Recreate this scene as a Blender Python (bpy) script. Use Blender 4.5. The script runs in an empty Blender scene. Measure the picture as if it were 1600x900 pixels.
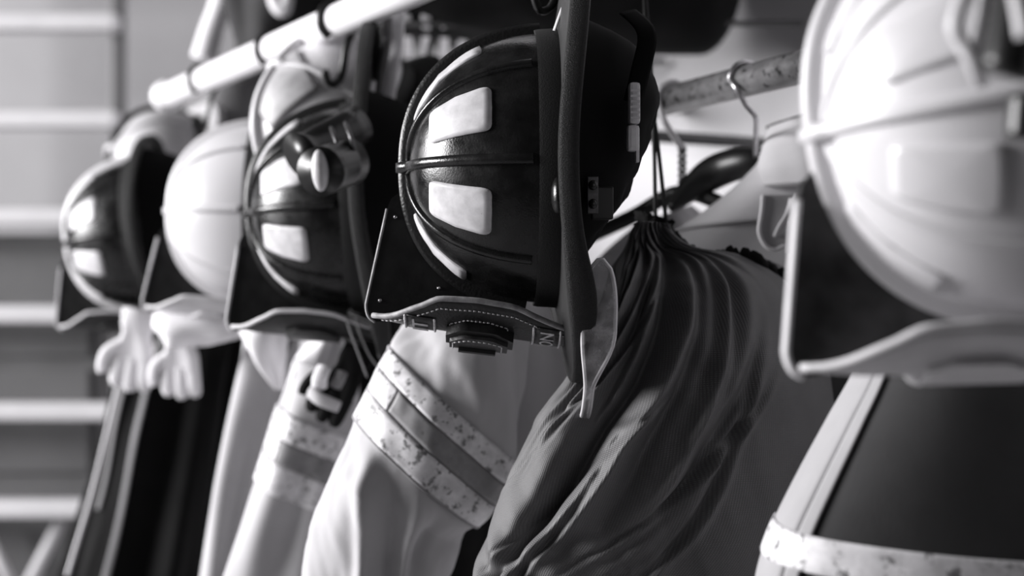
import bpy, bmesh, math, random
from mathutils import Vector, Matrix, noise
random.seed(7)
C = bpy.context.scene.collection
SC = bpy.context.scene
PI = math.pi
CAMZ = 1.5
FPX = 2222.2


def P(px, py, d):
    """point at distance d in front of the camera for a measured direction"""
    return Vector(((px - 800) / FPX * d, d, CAMZ + (450 - py) / FPX * d))


# ------------------------------------------------------------------ camera
cd = bpy.data.cameras.new('camera')
cam = bpy.data.objects.new('camera', cd)
C.objects.link(cam)
cam.location = (0, 0, CAMZ)
cam.rotation_euler = (PI / 2, 0, 0)
cd.lens = 50
cd.sensor_width = 36
cd.clip_start = 0.02
cd.dof.use_dof = True
cd.dof.focus_distance = 1.33
cd.dof.aperture_fstop = 2.6
cd.dof.aperture_blades = 9
SC.camera = cam

# ------------------------------------------------------------------ light
w = bpy.data.worlds.new('world')
SC.world = w
w.use_nodes = True
w.node_tree.nodes['Background'].inputs[0].default_value = (1.0, 0.985, 1.0, 1)
w.node_tree.nodes['Background'].inputs[1].default_value = 0.035


def area(name, loc, target, sx, sy, power):
    l = bpy.data.lights.new(name, 'AREA')
    l.shape = 'RECTANGLE'
    l.size = sx
    l.size_y = sy
    l.energy = power
    l.color = (1, 0.99, 1)
    o = bpy.data.objects.new(name, l)
    C.objects.link(o)
    o.location = loc
    o.rotation_euler = (Vector(target) - Vector(loc)).to_track_quat('-Z', 'Y').to_euler()
    return o


# daylight through the open bay door on the left
area('bay_door_daylight', (-5.4, 1.5, 2.75), (0.0, 1.5, 1.4), 3.0, 1.8, 700)

vs = SC.view_settings
vs.view_transform = 'Standard'
vs.look = 'None'
vs.exposure = 0.0
vs.gamma = 1.0
vs.use_curve_mapping = False


# ------------------------------------------------------------------ materials
def mat(name, g, rough=0.6, metal=0.0, var=0.0, vscale=20, bump=0.0, bscale=200, spec=0.5, spots=None,
        weave=0.0, sheen=0.0, alpha=1.0, coat=0.0, rvar=0.0):
    m = bpy.data.materials.new(name)
    m.use_nodes = True
    nt = m.node_tree
    N = nt.nodes
    L = nt.links
    b = N['Principled BSDF']
    tint = (1.0, 0.985, 1.012)
    col = lambda v: (v * tint[0], v * tint[1], v * tint[2], 1)
    b.inputs['Base Color'].default_value = col(g)
    b.inputs['Roughness'].default_value = rough
    b.inputs['Metallic'].default_value = metal
    b.inputs['Specular IOR Level'].default_value = spec
    b.inputs['Coat Weight'].default_value = coat
    b.inputs['Coat Roughness'].default_value = 0.15
    if sheen:
        b.inputs['Sheen Weight'].default_value = sheen
        b.inputs['Sheen Roughness'].default_value = 0.4
    tc = N.new('ShaderNodeTexCoord')
    cur = None
    if var or spots or rvar:
        nz = N.new('ShaderNodeTexNoise')
        nz.inputs['Scale'].default_value = vscale
        nz.inputs['Detail'].default_value = 6
        nz.inputs['Roughness'].default_value = 0.6
        L.new(tc.outputs['Object'], nz.inputs['Vector'])
        cr = N.new('ShaderNodeValToRGB')
        cr.color_ramp.elements[0].position = 0.3
        cr.color_ramp.elements[1].position = 0.7
        cr.color_ramp.elements[0].color = col(g * (1 - var))
        cr.color_ramp.elements[1].color = col(min(1, g * (1 + var)))
        L.new(nz.outputs['Fac'], cr.inputs['Fac'])
        cur = cr.outputs['Color']
        if rvar:
            mr = N.new('ShaderNodeMapRange')
            mr.inputs['From Min'].default_value = 0.3
            mr.inputs['From Max'].default_value = 0.7
            mr.inputs['To Min'].default_value = max(0.03, rough - rvar)
            mr.inputs['To Max'].default_value = min(1, rough + rvar)
            L.new(nz.outputs['Fac'], mr.inputs['Value'])
            L.new(mr.outputs['Result'], b.inputs['Roughness'])
    if spots:      # (colour, scale, threshold)
        n2 = N.new('ShaderNodeTexNoise')
        n2.inputs['Scale'].default_value = spots[1]
        n2.inputs['Detail'].default_value = 8
        n2.inputs['Roughness'].default_value = 0.7
        L.new(tc.outputs['Object'], n2.inputs['Vector'])
        c2 = N.new('ShaderNodeValToRGB')
        c2.color_ramp.elements[0].position = spots[2]
        c2.color_ramp.elements[1].position = spots[2] + 0.06
        L.new(n2.outputs['Fac'], c2.inputs['Fac'])
        mx = N.new('ShaderNodeMix')
        mx.data_type = 'RGBA'
        L.new(c2.outputs['Color'], mx.inputs['Factor'])
        L.new(cur, mx.inputs['A'])
        mx.inputs['B'].default_value = col(spots[0])
        cur = mx.outputs['Result']
    hgt = None
    if weave:
        ws = []
        for ax, dirn in enumerate(('X', 'Y')):
            wv = N.new('ShaderNodeTexWave')
            wv.wave_type = 'BANDS'
            wv.bands_direction = dirn
            wv.inputs['Scale'].default_value = weave
            wv.inputs['Distortion'].default_value = 1.2
            wv.inputs['Detail'].default_value = 2
            wv.inputs['Detail Scale'].default_value = 1.5
            L.new(tc.outputs['UV'], wv.inputs['Vector'])
            ws.append(wv)
        ml = N.new('ShaderNodeMath')
        ml.operation = 'MULTIPLY'
        L.new(ws[0].outputs['Fac'], ml.inputs[0])
        L.new(ws[1].outputs['Fac'], ml.inputs[1])
        hgt = ml.outputs[0]
        if cur is not None:
            mx = N.new('ShaderNodeMix')
            mx.data_type = 'RGBA'
            mx.blend_type = 'MULTIPLY'
            mx.inputs['Factor'].default_value = 0.6
            mr = N.new('ShaderNodeMapRange')
            mr.inputs['To Min'].default_value = 0.55
            mr.inputs['To Max'].default_value = 1.5
            L.new(hgt, mr.inputs['Value'])
            L.new(cur, mx.inputs['A'])
            L.new(mr.outputs['Result'], mx.inputs['B'])
            cur = mx.outputs['Result']
    if bump:
        if hgt is None:
            n3 = N.new('ShaderNodeTexNoise')
            n3.inputs['Scale'].default_value = bscale
            n3.inputs['Detail'].default_value = 4
            L.new(tc.outputs['Object'], n3.inputs['Vector'])
            hgt = n3.outputs['Fac']
        bp = N.new('ShaderNodeBump')
        bp.inputs['Strength'].default_value = bump
        bp.inputs['Distance'].default_value = 0.002
        L.new(hgt, bp.inputs['Height'])
        L.new(bp.outputs['Normal'], b.inputs['Normal'])
    if cur is not None:
        L.new(cur, b.inputs['Base Color'])
    if alpha < 1:
        b.inputs['Alpha'].default_value = alpha
    return m


M = dict(
    black_shell=mat('black_shell', 0.009, 0.27, var=0.5, vscale=35, bump=0.12, bscale=500, rvar=0.12,
                    spots=(0.05, 260, 0.70)),
    white_shell=mat('white_shell', 0.68, 0.32, var=0.03, vscale=9, coat=0.2),
    white_rib=mat('white_rib', 0.66, 0.35),
    comb_black=mat('comb_black', 0.014, 0.38, bump=0.3, bscale=400),
    tape=mat('reflective_sticker', 0.66, 0.35, var=0.2, vscale=60, spots=(0.12, 110, 0.66), spec=0.6),
    band=mat('rubber_band', 0.009, 0.7, bump=0.2, bscale=700),
    brim_black=mat('brim_black', 0.012, 0.5, bump=0.5, bscale=900),
    trim_black=mat('trim_black', 0.009, 0.55, spec=0.3, bump=0.9, bscale=1100, var=0.5, vscale=400),
    liner=mat('liner_cloth', 0.004, 0.9, spec=0.15),
    leather=mat('black_leather', 0.012, 0.42, var=0.4, vscale=40, bump=0.55, bscale=90, rvar=0.12),
    leather_edge=mat('worn_leather_edge', 0.30, 0.6, var=0.4, vscale=120),
    leather_brown=mat('shield_leather', 0.022, 0.42, var=0.5, vscale=60, bump=0.4, bscale=300),
    leather_white=mat('white_leather', 0.62, 0.5, var=0.12, vscale=25),
    leather_panel=mat('panel_leather', 0.045, 0.4, var=0.5, vscale=90, bump=0.4, bscale=260),
    stitch=mat('thread', 0.62, 0.8, var=0.2, vscale=300),
    letter=mat('letter_leather', 0.66, 0.6, var=0.3, vscale=200),
    visor=mat('clear_plastic', 0.42, 0.14, var=0.85, vscale=55, alpha=0.40),
    sticker_grey=mat('dull_sticker', 0.40, 0.5, var=0.3, vscale=30),
    visor_rim=mat('clear_plastic_edge', 0.8, 0.2, alpha=0.9),
    fin_leather=mat('fin_leather', 0.016, 0.36, var=0.5, vscale=30, bump=1.0, bscale=42),
    leather_worn=mat('worn_leather', 0.045, 0.4, var=0.7, vscale=28, bump=0.6, bscale=70),
    steel=mat('steel', 0.55, 0.3, metal=0.9, var=0.3, vscale=90),
    dark_steel=mat('dark_steel', 0.10, 0.35, metal=0.8, var=0.4, vscale=150),
    light_plastic=mat('light_plastic', 0.62, 0.4, var=0.1, vscale=80),
    black_plastic=mat('black_plastic', 0.008, 0.35),
    white_paint=mat('white_paint', 0.82, 0.4, var=0.05, vscale=10),
    rail_paint=mat('chipped_paint', 0.13, 0.32, var=0.3, vscale=40, spots=(0.010, 85, 0.54), bump=0.3, bscale=80),
    canvas=mat('dark_canvas', 0.135, 0.58, var=0.14, vscale=14, weave=33, bump=0.28, spec=0.5),
    cord=mat('black_cord', 0.006, 0.8),
    tan=mat('tan_cloth', 0.52, 0.85, var=0.06, vscale=12, bump=0.15, bscale=600, spec=0.2),
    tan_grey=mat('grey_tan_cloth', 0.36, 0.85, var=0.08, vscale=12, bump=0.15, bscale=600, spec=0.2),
    pale=mat('pale_cloth', 0.52, 0.85, var=0.06, vscale=12, spec=0.2),
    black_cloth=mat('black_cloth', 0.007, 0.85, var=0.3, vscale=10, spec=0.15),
    dark_cloth=mat('dark_cloth', 0.045, 0.85, var=0.2, vscale=10, bump=0.2, bscale=600, spec=0.2),
    grey_cloth=mat('grey_cloth', 0.20, 0.85, var=0.15, vscale=8, spec=0.2),
    tape_light=mat('reflective_stripe', 0.78, 0.45, var=0.22, vscale=60, spots=(0.17, 85, 0.545)),
    tape_grey=mat('grey_stripe', 0.26, 0.6, var=0.2, vscale=60, spots=(0.12, 70, 0.60)),
    white_cloth=mat('white_cloth', 0.84, 0.8, var=0.04, vscale=20, spec=0.2),
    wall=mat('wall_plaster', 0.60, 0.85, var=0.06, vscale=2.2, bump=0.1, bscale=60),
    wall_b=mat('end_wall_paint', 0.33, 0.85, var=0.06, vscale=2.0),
    floor=mat('concrete', 0.20, 0.7, var=0.25, vscale=4, bump=0.15, bscale=50),
    ladder=mat('pale_paint', 0.52, 0.6, var=0.06, vscale=9),
    cabinet=mat('dark_grey_paint', 0.09, 0.5, var=0.15, vscale=5),
    wire=mat('wire_coating', 0.32, 0.5, var=0.15, vscale=40),
    dark_wire=mat('dark_wire', 0.05, 0.5),
)


# ------------------------------------------------------------------ mesh helpers
def tag(o, label=None, cat=None, group=None, kind=None):
    if label: o['label'] = label
    if cat: o['category'] = cat
    if group: o['group'] = group
    if kind: o['kind'] = kind
    return o


def root(name, loc, label, cat, group=None):
    o = bpy.data.objects.new(name, None)
    o.empty_display_size = 0.02
    o.location = loc
    C.objects.link(o)
    return tag(o, label, cat, group)


def obj(name, verts, faces, m, parent=None, local=False, smooth=True, uv=None, rootloc=None):
    """links one mesh; verts are world unless local, and parents only translate when not local"""
    me = bpy.data.meshes.new(name)
    off = Vector((0, 0, 0))
    if parent is not None and not local:
        p = parent
        while p is not None:
            off += p.location
            p = p.parent
    elif rootloc is not None:
        off = Vector(rootloc)
    me.from_pydata([tuple(Vector(v) - off) for v in verts], [], faces)
    if uv:
        ul = me.uv_layers.new(name='UVMap')
        for l in me.loops:
            ul.data[l.index].uv = uv[l.vertex_index]
    me.materials.append(m)
    bm = bmesh.new()
    bm.from_mesh(me)
    bmesh.ops.recalc_face_normals(bm, faces=bm.faces)
    bm.to_mesh(me)
    bm.free()
    if smooth:
        for f in me.polygons: f.use_smooth = True
    o = bpy.data.objects.new(name, me)
    C.objects.link(o)
    if parent is not None: o.parent = parent
    if rootloc is not None: o.location = rootloc
    return o


class MB:
    """collects shapes for one mesh"""

    def __init__(s):
        s.v = []
        s.f = []

    def add(s, v, f):
        n = len(s.v)
        s.v += [Vector(x) for x in v]
        s.f += [tuple(i + n for i in q) for q in f]
        return s

    def grid(s, fn, nu, nv, closed=False, capu=False):
        n = len(s.v)
        cols = nv if closed else nv + 1
        for i in range(nu + 1):
            for j in range(cols):
                s.v.append(Vector(fn(i / nu, j / nv)))
        for i in range(nu):
            for j in range(nv):
                a = n + i * cols + j
                b = n + i * cols + (j + 1) % cols
                s.f.append((a, b, b + cols, a + cols))
        if capu:
            s.f.append(tuple(n + j for j in range(cols)))
            s.f.append(tuple(n + nu * cols + j for j in range(cols)))
        return s

    def tube(s, pts, r, n=10, sub=4, flat=None, closed=False):
        pts = [Vector(p) for p in pts]
        q = smooth_path(pts, sub, closed) if sub > 1 else pts
        m = len(q)
        rr = r if callable(r) else (lambda t: r)
        base = len(s.v)
        up = None
        for i, p in enumerate(q):
            if closed:
                t = (q[(i + 1) % m] - q[i - 1]).normalized()
            else:
                t = (q[min(i + 1, m - 1)] - q[max(i - 1, 0)]).normalized()
            if up is None:
                up = t.orthogonal().normalized() if flat is None else Vector(flat)
            if flat is not None: up = Vector(flat)
            a = (up - t * up.dot(t)).normalized()
            up = a
            b = t.cross(a)
            rad = rr(i / max(1, m - 1))
            ra, rb = rad if isinstance(rad, tuple) else (rad, rad)
            for k in range(n):
                th = 2 * PI * k / n
                s.v.append(p + a * (ra * math.cos(th)) + b * (rb * math.sin(th)))
        for i in range(m if closed else m - 1):
            for k in range(n):
                a0 = base + i * n + k
                a1 = base + i * n + (k + 1) % n
                j = ((i + 1) % m) * n
                s.f.append((a0, a1, base + j + (k + 1) % n, base + j + k))
        if not closed:
            s.f.append(tuple(base + k for k in range(n)))
            s.f.append(tuple(base + (m - 1) * n + k for k in range(n)))
        return s

    def box(s, c, sx, sy, sz, rot=None, bev=0.12):
        """chamfered box"""
        bm = bmesh.new()
        bmesh.ops.create_cube(bm, size=1)
        bmesh.ops.scale(bm, vec=(sx, sy, sz), verts=bm.verts)
        d = bev * min(sx, sy, sz)
        if d > 0:
            bmesh.ops.bevel(bm, geom=bm.edges[:], offset=d, segments=2, affect='EDGES', profile=0.6)
        mtx = Matrix.Translation(Vector(c)) @ (rot.to_4x4() if rot is not None else Matrix.Identity(4))
        bm.verts.ensure_lookup_table()
        v = [mtx @ x.co for x in bm.verts]
        f = [tuple(x.index for x in q.verts) for q in bm.faces]
        bm.free()
        return s.add(v, f)

    def cyl(s, a, b, r, n=20, r2=None):
        r2 = r if r2 is None else r2
        return s.tube([a, a + (b - a) * 0.5, b], lambda t: r + (r2 - r) * t, n=n, sub=1)

    def ball(s, c, rx, ry, rz, nu=10, nv=16):
        c = Vector(c)
        return s.grid(lambda u, v: c + Vector((rx * math.sin(PI * (0.001 + 0.998 * u)) * math.cos(2 * PI * v),
                                               ry * math.sin(PI * (0.001 + 0.998 * u)) * math.sin(2 * PI * v),
                                               rz * math.cos(PI * (0.001 + 0.998 * u)))), nu, nv, closed=True, capu=True)

    def prism(s, poly, fn0, fn1):
        """poly: list of 2d points; two caps and sides"""
        n = len(poly)
        v = [fn0(*p) for p in poly] + [fn1(*p) for p in poly]
        f = [tuple(range(n))[::-1], tuple(range(n, 2 * n))]
        f += [(i, (i + 1) % n, n + (i + 1) % n, n + i) for i in range(n)]
        return s.add(v, f)

    def build(s, name, m, parent=None, local=False, smooth=True, rootloc=None):
        return obj(name, s.v, s.f, m, parent, local, smooth, rootloc=rootloc)


def smooth_path(p, sub, closed=False):
    out = []
    n = len(p)
    rng = range(n) if closed else range(n - 1)
    for i in rng:
        if closed:
            a, b, c, d = p[i - 1], p[i], p[(i + 1) % n], p[(i + 2) % n]
        else:
            a, b, c, d = p[max(i - 1, 0)], p[i], p[i + 1], p[min(i + 2, n - 1)]
        for k in range(sub):
            t = k / sub
            out.append(0.5 * ((2 * b) + (c - a) * t + (2 * a - 5 * b + 4 * c - d) * t * t + (3 * b - a - 3 * c + d) * t ** 3))
    if not closed: out.append(p[-1].copy())
    return out


def sharp(o, ang=35):
    """shade smooth only below an angle"""
    me = o.data
    bm = bmesh.new()
    bm.from_mesh(me)
    for e in bm.edges:
        if len(e.link_faces) == 2 and e.calc_face_angle(0) > math.radians(ang): e.smooth = False
    bm.to_mesh(me)
    bm.free()
    return o


def solidify(o, t, off=1):
    md = o.modifiers.new('thickness', 'SOLIDIFY')
    md.thickness = t
    md.offset = off
    return o


def cat1(a, b, c, d, t):
    return 0.5 * ((2 * b) + (c - a) * t + (2 * a - 5 * b + 4 * c - d) * t * t + (3 * b - a - 3 * c + d) * t ** 3)


def interp(tab, x):
    """piecewise linear table"""
    if x <= tab[0][0]: return tab[0][1]
    for (x0, y0), (x1, y1) in zip(tab, tab[1:]):
        if x <= x1: return y0 + (y1 - y0) * (x - x0) / (x1 - x0)
    return tab[-1][1]


# ------------------------------------------------------------------ structure
def plane_wall(name, a, b, z0, z1, m, th=0.12):
    """vertical wall from a to b (2d), thickness away from the room"""
    a = Vector((a[0], a[1], 0)); b = Vector((b[0], b[1], 0))
    d = (b - a).normalized()
    n = Vector((-d.y, d.x, 0)) * th
    v = [a + Vector((0, 0, z0)), b + Vector((0, 0, z0)), b + Vector((0, 0, z1)), a + Vector((0, 0, z1))]
    v += [x + n for x in v]
    f = [(0, 1, 2, 3), (4, 5, 6, 7), (0, 1, 5, 4), (1, 2, 6, 5), (2, 3, 7, 6), (3, 0, 4, 7)]
    o = obj(name, v, f, m, smooth=False)
    o['kind'] = 'structure'
    return o


ROW = Vector((-0.507, 0.862, 0))           # along the rack, away from the camera
NRM = Vector((-0.862, -0.507, 0))          # from the wall into the room
WP = Vector((0.80, 2.05, 0))
wa = WP - ROW * 2.6
YB = 4.75
wb = WP + ROW * ((YB - WP.y) / ROW.y)
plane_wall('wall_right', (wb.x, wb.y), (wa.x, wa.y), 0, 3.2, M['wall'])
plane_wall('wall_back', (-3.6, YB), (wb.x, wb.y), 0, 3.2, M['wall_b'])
fl = MB().box((-0.8, 2.0, -0.05), 6.4, 6.4, 0.1, bev=0).build('floor', M['floor'], smooth=False)
fl['kind'] = 'structure'

# ------------------------------------------------------------------ helmets
RX, RF, HH, NE = 0.110, 0.133, 0.150, 2.35


def dome(az, ph, off=0.0):
    """az 0 = front (+Y), -90deg = camera side (-X); ph 0 base .. pi/2 apex"""
    c, s = max(0.0, math.cos(ph)), max(0.0, math.sin(ph))
    r = c ** (2 / NE)
    u = s ** (2 / NE)
    p = Vector((RX * math.sin(az) * r, RF * math.cos(az) * r, HH * u))
    if off:
        n = Vector((p.x / RX ** 2, p.y / RF ** 2, p.z / HH ** 2))
        p = p + n.normalized() * off
    return p


def dome_rib(mb, az, w, h, ph0=0.17, ph1=PI - 0.17, n=44, top=0.0):
    """rib over the crown in the meridian plane az"""
    lat = Vector((math.cos(az), -math.sin(az), 0))

    def fn(u, v):
        ph = ph0 + (ph1 - ph0) * u
        a, q = (az, ph) if ph <= PI / 2 else (az + PI, PI - ph)
        prof = [(-1.25, -0.001), (-1.0, 0.6 * h), (-0.75, h), (0.75, h), (1.0, 0.6 * h), (1.25, -0.001)]
        x, hh = prof[min(5, int(round(v * 5)))]
        k = math.exp(-((ph - PI / 2) / 0.13) ** 4)
        return dome(a, q, hh * (1 + top * k / h) if hh > 0 else -0.0015) + lat * (x * w * (1 + 0.25 * k * (top > 0)))
    mb.grid(fn, n, 5)


def patch(mb, az0, az1a, az1b, pha, phb, off=0.0022):
    """rounded trapezoid: at pha half angle az1a, at phb half angle az1b, about az0"""
    K, n = 5, 28
    base = len(mb.v)

    def pt(k, j, o):
        th = 2 * PI * j / n
        e = 0.22
        x = math.copysign(abs(math.cos(th)) ** e, math.cos(th)) * k / K
        y = math.copysign(abs(math.sin(th)) ** e, math.sin(th)) * k / K
        t = (y + 1) / 2
        ph = pha + (phb - pha) * t
        ha = az1a + (az1b - az1a) * t
        return dome(az0 + x * ha, ph, o)
    v = [pt(0, 0, off)]
    for k in range(1, K + 1):
        for j in range(n): v.append(pt(k, j, off))
    for j in range(n): v.append(pt(K * 1.015, j, -0.001))
    f = [(0, 1 + j, 1 + (j + 1) % n) for j in range(n)]
    for k in range(K):
        for j in range(n):
            a = 1 + k * n
            f.append((a + j, a + (j + 1) % n, a + n + (j + 1) % n, a + n + j))
    mb.add(v, f)


def brim_edge(az, kb=1.0):
    c, s = math.cos(az), math.sin(az)
    ln = (0.208 if c > 0 else 0.236) * kb
    p = 2.15
    k = 1 / (abs(c / ln) ** p + abs(s / 0.143) ** p) ** (1 / p)
    u = 0.011 * s * s - 0.010 * c * c + (0.006 if c > 0 else 0) * math.exp(-((abs(az) - 0.85) / 0.3) ** 2)
    return Vector((k * s, k * c, u))


SH_F0 = [(-0.005, 0.176), (0.05, 0.168), (0.11, 0.161), (0.15, 0.155), (0.19, 0.146)]
SH_W = [(-0.005, 0.042), (0.012, 0.046), (0.048, 0.058), (0.085, 0.060), (0.12, 0.058), (0.15, 0.040), (0.178, 0.012), (0.186, 0.006)]
SH_S = 9.2


def shield_pt(x, u, off=0.0):
    f0 = interp(SH_F0, u)
    f = f0 - SH_S * x * x
    n = Vector((2 * SH_S * x, 1, 0.12)).normalized()
    return Vector((x, f, u)) + n * off


def text_mesh(s, height):
    cu = bpy.data.curves.new('text', 'FONT')
    cu.body = s
    cu.size = 1.0
    cu.align_x = 'CENTER'
    cu.resolution_u = 3
    o = bpy.data.objects.new('text', cu)
    C.objects.link(o)
    bpy.context.view_layer.update()
    me = bpy.data.meshes.new_from_object(o)
    v = [p.co.copy() for p in me.vertices]
    f = [tuple(p.vertices) for p in me.polygons]
    bpy.data.objects.remove(o)
    bpy.data.meshes.remove(me)
    bpy.data.curves.remove(cu)
    k = height / 0.7
    return [(p.x * k, p.y * k) for p in v], f


def helmet(label, tip, U, F, style, group='fire helmets hanging in a row'):
    """tip: world point of the crown's rib top; U crown direction; F front direction"""
    U = Vector(U).normalized()
    F = Vector(F)
    F = (F - U * F.dot(U)).normalized()
    X = F.cross(U)
    R = Matrix((X, F, U)).transposed()
    r = root('fire_helmet', (0, 0, 0), label, 'helmet', group)
    r.rotation_euler = R.to_euler()
    r.location = Vector(tip) - R @ Vector((0, 0, HH + 0.012))
    st = dict(shell='black_shell', rib='black_shell', comb='comb_black', patch='tape', shield='leather_brown', edge='leather_edge',
              fin='fin_leather', detail=False, brim='brim_black', trim='trim_black', liner=True, brim_k=1.0, front=True, rib_h=0.0042, ribs=True, comb_w=0.0058, fin_e=0.0042)
    st.update(style)
    if not st['detail']: st['fin_e'] = 0.0065
    B = lambda mb, n, m, **k: mb.build(n, M[m], r, local=True, **k)
    # shell
    mb = MB()
    mb.grid(lambda u, v: dome(2 * PI * v, PI / 2 * min(0.9999, u)), 30, 72, closed=True)
    sh = B(mb, 'shell', st['shell'])
    # ribs
    mb = MB(); dome_rib(mb, 0, st['comb_w'], 0.011, 0.18, PI - 0.10, 60); B(mb, 'comb', st['comb'])
    mb = MB(); dome_rib(mb, PI / 2, 0.0046, 0.0048, n=90, top=0.0088)
    rb = B(mb, 'cross_rib', st['rib'])
    for s in (1, -1) if st['ribs'] else ():
        mb = MB(); dome_rib(mb, s * 0.80, 0.0036, st['rib_h']); B(mb, 'diagonal_rib', st['rib'])
    # stickers
    if st['patch']:
        for s in (-1, 1):
            for a in (0.40, -0.40):
                mb = MB(); patch(mb, s * PI / 2 + a * 1.02, 0.19, 0.20, 0.43, 0.98); B(mb, 'reflective_sticker', st['patch'])
            for a in (1.24, -1.24):
                mb = MB(); patch(mb, s * PI / 2 + a * (1.0 if a * s < 0 else 0.97), 0.12, 0.14, 0.50 if a < 0 else 0.62, 1.25); B(mb, 'reflective_sticker', st['patch'])
    # rubber band round the base
    mb = MB()
    prof = [(0.0, -0.001), (0.0, 0.0035), (0.004, 0.0045), (0.024, 0.0040), (0.0275, 0.0035), (0.0275, -0.001)]

    def bandf(u, v):
        z, o = prof[int(round(u * 5))]
        ph = math.asin(min(1, max(0, (z / HH))) ** (NE / 2))
        return dome(2 * PI * v, ph, o)
    mb.grid(bandf, 5, 72, closed=True); sharp(B(mb, 'base_band', st.get('band', 'band')), 50)
    # brim
    mb = MB()

    def brimf(u, v):
        az = 2 * PI * v
        e = brim_edge(az, st['brim_k'])
        i = Vector((RX * math.sin(az), RF * math.cos(az), 0.004))
        k = [(-0.05, 0.000), (0.0, 0.003), (0.35, 0.003), (0.7, 0.002), (1.0, 0.0015), (1.0, -0.003), (0.6, -0.003), (0.0, -0.004), (-0.05, -0.006)]
        t, o = k[int(round(u * 8))]
        p = i + (e - i) * t
        p.z += o
        return p
    mb.grid(brimf, 8, 96, closed=True); br = B(mb, 'brim', st['brim'])
    mb = MB()
    pts = [brim_edge(2 * PI * k / 96) for k in range(96)]
    mb2 = MB()

    def trimf(u, v):
        az = 2 * PI * u
        e = brim_edge(az, st['brim_k'])
        rad = Vector((math.sin(az), math.cos(az), 0))
        th = 2 * PI * v
        c, s = math.cos(th), math.sin(th)
        hz = 0.0095 + 0.004 * math.exp(-((abs((az + PI) % (2 * PI) - PI) - 0.75) / 0.25) ** 2)
        return e + Vector((0, 0, -hz * 0.75)) + rad * (0.0035 * math.copysign(abs(c) ** 0.7, c)) + Vector((0, 0, hz * math.copysign(abs(s) ** 0.7, s)))
    mb.grid(trimf, 128, 12, closed=True)
    B(mb, 'edge_trim', st['trim'])
    # liner and ear flaps under the brim
    if st['liner']:
        mb = MB()

        def linf(u, v):
            az = 2 * PI * v
            k = u
            f = 0.90 * math.cos(az) * k
            x = 0.98 * math.sin(az) * k
            p = Vector((x * RX, f * (RF * 1.28 if f < 0 else RF * 0.9), 0))
            dep = interp([(-0.155, 0.100), (-0.10, 0.096), (-0.03, 0.082), (0.03, 0.055), (0.10, 0.018)], p.y)
            n = noise.noise(Vector((p.x * 22, p.y * 22, 3.1))) * 0.012 + noise.noise(Vector((p.x * 60, p.y * 60, 1))) * 0.004
            p.z = -0.004 - dep * (1 - k ** 5) - n * (1 - k ** 4)
            return p
        mb.grid(linf, 18, 48, closed=True); B(mb, 'liner', 'liner')
    if not st['front']: return r
    # fin between crown and shield
    fin = [(0.168, 0.030), (0.172, 0.040), (0.190, 0.122), (0.1925, 0.136), (0.190, 0.146), (0.184, 0.151), (0.15, 0.150), (0.10, 0.152), (0.05, 0.150),
           (0.05, 0.10), (0.10, 0.09), (0.14, 0.04), (0.155, 0.02)]
    mb = MB(); mb.prism(fin, lambda u, f: Vector((-0.003, f, u)), lambda u, f: Vector((0.003, f, u)))
    sharp(B(mb, 'front_fin', st['fin']), 30)
    mb = MB()
    mb.tube([Vector((0, f, u)) for u, f in fin[1:6]] , lambda t: (st['fin_e'], st['fin_e'] * 0.4), n=8, sub=5, flat=(1, 0, 0))
    B(mb, 'fin_edge', st['edge'])
    if st['detail']:
        for (u, f) in ((0.164, 0.048), (0.179, 0.130), (0.121, 0.118), (0.132, 0.090)):
            mb = MB(); mb.ball((-0.003, f, u), 0.0015, 0.002, 0.002, 5, 8); B(mb, 'rivet', 'steel')
    # shield
    mb = MB()
    us = [-0.005 + 0.191 * (i / 30) for i in range(31)]

    def shf(u, v):
        uu = us[int(round(u * 30))]
        return shield_pt((v * 2 - 1) * interp(SH_W, uu), uu)
    mb.grid(shf, 30, 16)
    solidify(B(mb, 'front_shield', st['shield']), 0.0045, -1)
    for s in (-1, 1):
        mb = MB()
        mb.tube([shield_pt(s * interp(SH_W, uu), uu, -0.002) for uu in us[::2]], lambda t: 0.0028, n=8, sub=2)
        B(mb, 'shield_edge', st['edge'])
    lift = 0.011 if st['detail'] else 0.006

    def raised(tab, o0, o1):
        """plate bent over the shield with a skirt; tab = [(u, half width)]"""
        u0, u1 = tab[0][0], tab[-1][0]
        m = MB()

        def fn(a, b):
            i, k = int(round(a * 14)), int(round(b * 16))
            o = o0 if i in (0, 14) or k in (0, 16) else o1
            uu = u0 + (u1 - u0) * (min(12, max(0, i - 1)) / 12)
            x = (min(14, max(0, k - 1)) / 14 * 2 - 1) * interp(tab, uu)
            return shield_pt(x, uu, o)
        m.grid(fn, 14, 16)
        return m
    cp = sharp(B(raised([(0.048, 0.028), (0.066, 0.038), (0.098, 0.038), (0.113, 0.028)], -0.001, lift), 'centre_panel', 'leather' if st['detail'] else st['shield']), 40)
    if st['detail']:
        sharp(raised([(0.053, 0.025), (0.068, 0.032), (0.096, 0.032), (0.109, 0.024)], lift - 0.001, lift + 0.004).build('number_plate', M['leather_panel'], cp, local=True), 40)
        sharp(raised([(0.064, 0.014), (0.100, 0.014)], lift + 0.003, lift + 0.008).build('number_bar', M['leather'], cp, local=True), 40)
        # stitches round the shield and panels
        mb = MB()

        def dash(a, b):
            d = b - a
            mb.tube([a, (a + b) / 2, b], 0.00065, n=5, sub=1)
        for s in (-1, 1):
            L = []
            for i in range(200):
                uu = 0.0 + 0.178 * i / 199
                L.append(shield_pt(s * max(0.0, interp(SH_W, uu) - 0.0085), uu, 0.0006))
            for i in range(0, 196, 5): dash(L[i], L[i + 3])
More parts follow.
